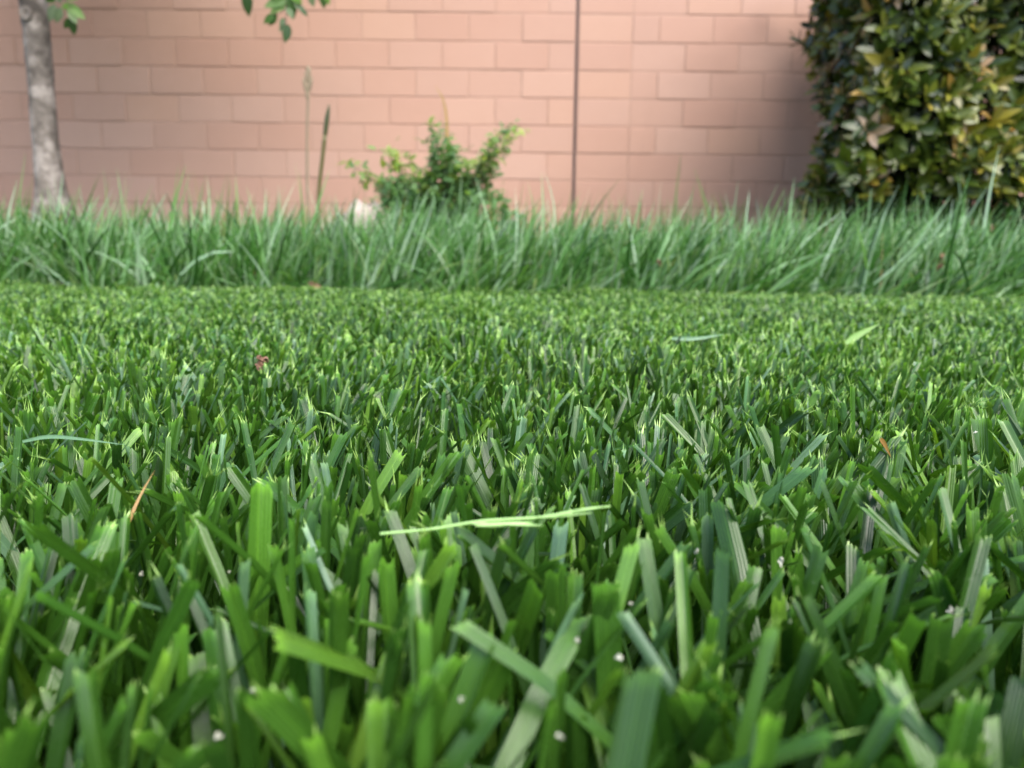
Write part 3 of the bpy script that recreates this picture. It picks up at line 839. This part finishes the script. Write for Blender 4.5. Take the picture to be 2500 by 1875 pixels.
# ------------------------------------------------------------------ tall stalks
def make_stalks():
    b = at(752, 560, 3.6); b.z = 0
    o = empty('seed_stalk', b); tag(o, 'tall pale grass stalk with an open seed head, left of the small shrub', 'grass stalk')
    P = spline([Vector((b.x, 3.6, 0)), at(751, 480, 3.6), at(750, 330, 3.6), at(752, 240, 3.6), at(752, 168, 3.6)], 16)
    tube('stem', P, np.concatenate([np.linspace(.0065, .0058, 10), np.linspace(.0062, .0035, 6)]), M['dry_stem'], o, 7, tint=(.6, .75, .5, 1))
    for (x0, y0, x1, y1) in [(752, 235, 740, 188), (752, 230, 762, 186), (752, 205, 746, 172), (752, 200, 757, 164), (752, 250, 749, 215), (752, 180, 751, 160)]:
        a, c = at(x0, y0, 3.6), at(x1, y1, 3.6)
        tube('spikelet', [a, a.lerp(c, .35), a.lerp(c, .75), c], [.0025, .010, .0085, .002], M['dry_stem'], o, 7, tint=(.6, .7, .5, 1))
    b = at(776, 560, 3.0); b.z = 0
    o = empty('bud_stalk', b); tag(o, 'leaning dark green stalk with a slim closed bud, left of the small shrub', 'grass stalk')
    P = spline([Vector((b.x, 3.0, 0)), at(777, 500, 3.0), at(788, 380, 3.0), at(797, 300, 3.0), at(804, 254, 3.0)], 18)
    tube('stem', P[:12], np.linspace(.0075, .0085, 12), M['tall'], o, 8, tint=(.1, .3, .25, 1))
    tube('bud', P[10:], [.0062, .0085, .0095, .0095, .009, .0075, .005, .0015], M['tall'], o, 9, tint=(.05, .2, .08, 1))
    o = lone_blade('dry_grass_blade', [at(1092, 520, 4.9), at(1092, 330, 4.9), at(1084, 250, 4.9), at(1062, 208, 4.9)], .022, (.5, .6, .75, 1), M['tall'])
    tag(o, 'thin dry curved blade rising above the small shrub', 'grass blade')
make_stalks()

# ------------------------------------------------------------------ things lying in the lawn
def make_details():
    # cut flower stalk lying on the tips
    Y = .120
    a = at(928, 1303, .117); b = at(1490, 1236, .120)
    o = empty('cut_seed_stalk', a); tag(o, 'pale green cut grass flower stalk lying across the mown tips', 'grass stalk')
    P = spline([a, at(1050, 1292, .118), at(1180, 1272, .119), at(1330, 1262, .1195), at(1420, 1246, .120), b], 22)
    tube('stem', P, np.concatenate([np.linspace(.00024, .00030, 10), np.linspace(.00028, .00016, 12)]), M['mown'], o, 8, tint=(1, 1, .0, 1))
    for (x0, y0, x1, y1, w_) in [(1160, 1284, 1300, 1276, .0009), (1230, 1280, 1325, 1283, .0005), (1310, 1263, 1445, 1252, .0008), (1340, 1260, 1450, 1240, .0006), (1400, 1248, 1480, 1236, .0005), (1150, 1278, 1250, 1282, .0006)]:
        p0, p1 = at(x0, y0, .118), at(x1, y1, .119)
        sp_ = tube('spikelet', [p0, p0.lerp(p1, .3), p0.lerp(p1, .6), p0.lerp(p1, .85), p1], [.00012, w_*.55, w_*.5, w_*.3, .0001], M['mown'], o, 8, tint=(1, .9, 0, 1))
    for p in o.children:
        uvd = p.data.uv_layers['uv'].data
        for l in uvd: l.uv = (.2, -.06)
    # dry orange blades
    for pts, W, dry, lab in [
            ([(295, 1330, .145), (320, 1260, .147), (345, 1205, .15), (378, 1148, .153)], .0008, .85, 'dry orange blade tapering upward among the mown blades'),
            ([(486, 1365, .136), (474, 1320, .138), (463, 1270, .14)], .0008, 1.0, 'short rusty dry blade between dark green blades'),
            ([(2150, 1070, .178), (2160, 1085, .178), (2176, 1118, .178)], .0012, .95, 'small curved orange dry blade among frayed tips')]:
        P = [at(*p) for p in pts]
        tag(lone_blade('dry_grass_blade', P, W, (.5, .9, dry, 1), M['mown'], n=9), lab, 'grass blade')
    # cuttings lying on top: pale long ones
    for pts, W, hue, lab in [
            ([(55, 1078, .178), (120, 1066, .178), (200, 1072, .177), (305, 1086, .176)], .0011, .97, 'thin pale grass cutting lying flat across the lawn'),
            ([(1640, 826, .50), (1700, 826, .50), (1768, 816, .505)], .0032, 1.0, 'bright yellow-green cutting lying on the far mown tips'),
            ([(2065, 838, .47), (2100, 815, .475), (2148, 790, .48)], .005, .75, 'wide pale cutting propped on the mown tips')]:
        tag(lone_blade('grass_cutting', [at(*p) for p in pts], W, (hue, 1, 0, 1), M['mown'], n=10), lab, 'grass cutting')
    # crumpled brown blossom bits
    r = np.random.default_rng(4)
    def crumple(name, px_, py_, Y, size, mat, lab, group=None, cat='debris'):
        c = at(px_, py_, Y); V, Q = [], []
        for k in range(5):
            ax = r.normal(0, 1, 3); ax /= np.linalg.norm(ax); bx = np.cross(ax, r.normal(0, 1, 3)); bx /= np.linalg.norm(bx); cx = np.cross(ax, bx)
            o_ = r.normal(0, .35, 3)*size; m = len(V)
            for i in range(4):
                for j in range(4):
                    u, v = i/3-.5, j/3-.5
                    V.append(o_ + size*(ax*u*.9 + bx*v*.7 + cx*(.5*math.sin(3*u+k)+.35*math.cos(4*v)) + r.normal(0, .05, 3)))
            for i in range(3):
                for j in range(3): Q.append((m+i*4+j, m+i*4+j+1, m+i*4+j+5, m+i*4+j+4))
        o = link(name, np_mesh(name, np.array(V), Q, mat=mat), None, Matrix.Translation(c))
        tag(o, lab, cat, group)
    crumple('dry_blossom', 636, 884, .32, .0036, M['brown_bits'], 'crumpled red-brown blossom on the mown tips', None, 'blossom')
    crumple('dry_blossom', 766, 704, 1.46, .011, M['brown_bits'], 'crumpled pale brown blossom at the edge of the long grass', None, 'blossom')
    crumple('dry_blossom', 2295, 636, 1.50, .014, M['brown_bits'], 'crumpled brown blossom caught in the long grass below the hedge', None, 'blossom')
    crumple('dry_blossom', 1612, 640, 1.52, .008, M['brown_bits'], 'small reddish blossom caught in long grass right of the wall joint', None, 'blossom')
    for (x, y, Y, s_) in [(1183, 1554, .105, .0011), (1512, 1605, .098, .0014), (1700, 1345, .128, .0013), (1125, 1708, .088, .0011), (1370, 1798, .08, .0012), (1540, 1472, .113, .0010), (1408, 1560, .104, .0012),
                          (1905, 1370, .135, .0018), (2380, 1055, .2, .0016), (345, 1400, .14, .0013), (560, 1395, .14, .0010), (530, 1795, .085, .0014), (615, 1685, .09, .001), (2320, 1490, .12, .0016)]:
        crumple('white_fleck', x, y, Y*.93, s_*.36, M['white_bits'], 'tiny white dry fleck caught among the near grass blades', 'white flecks among the blades', 'fleck')
make_details()
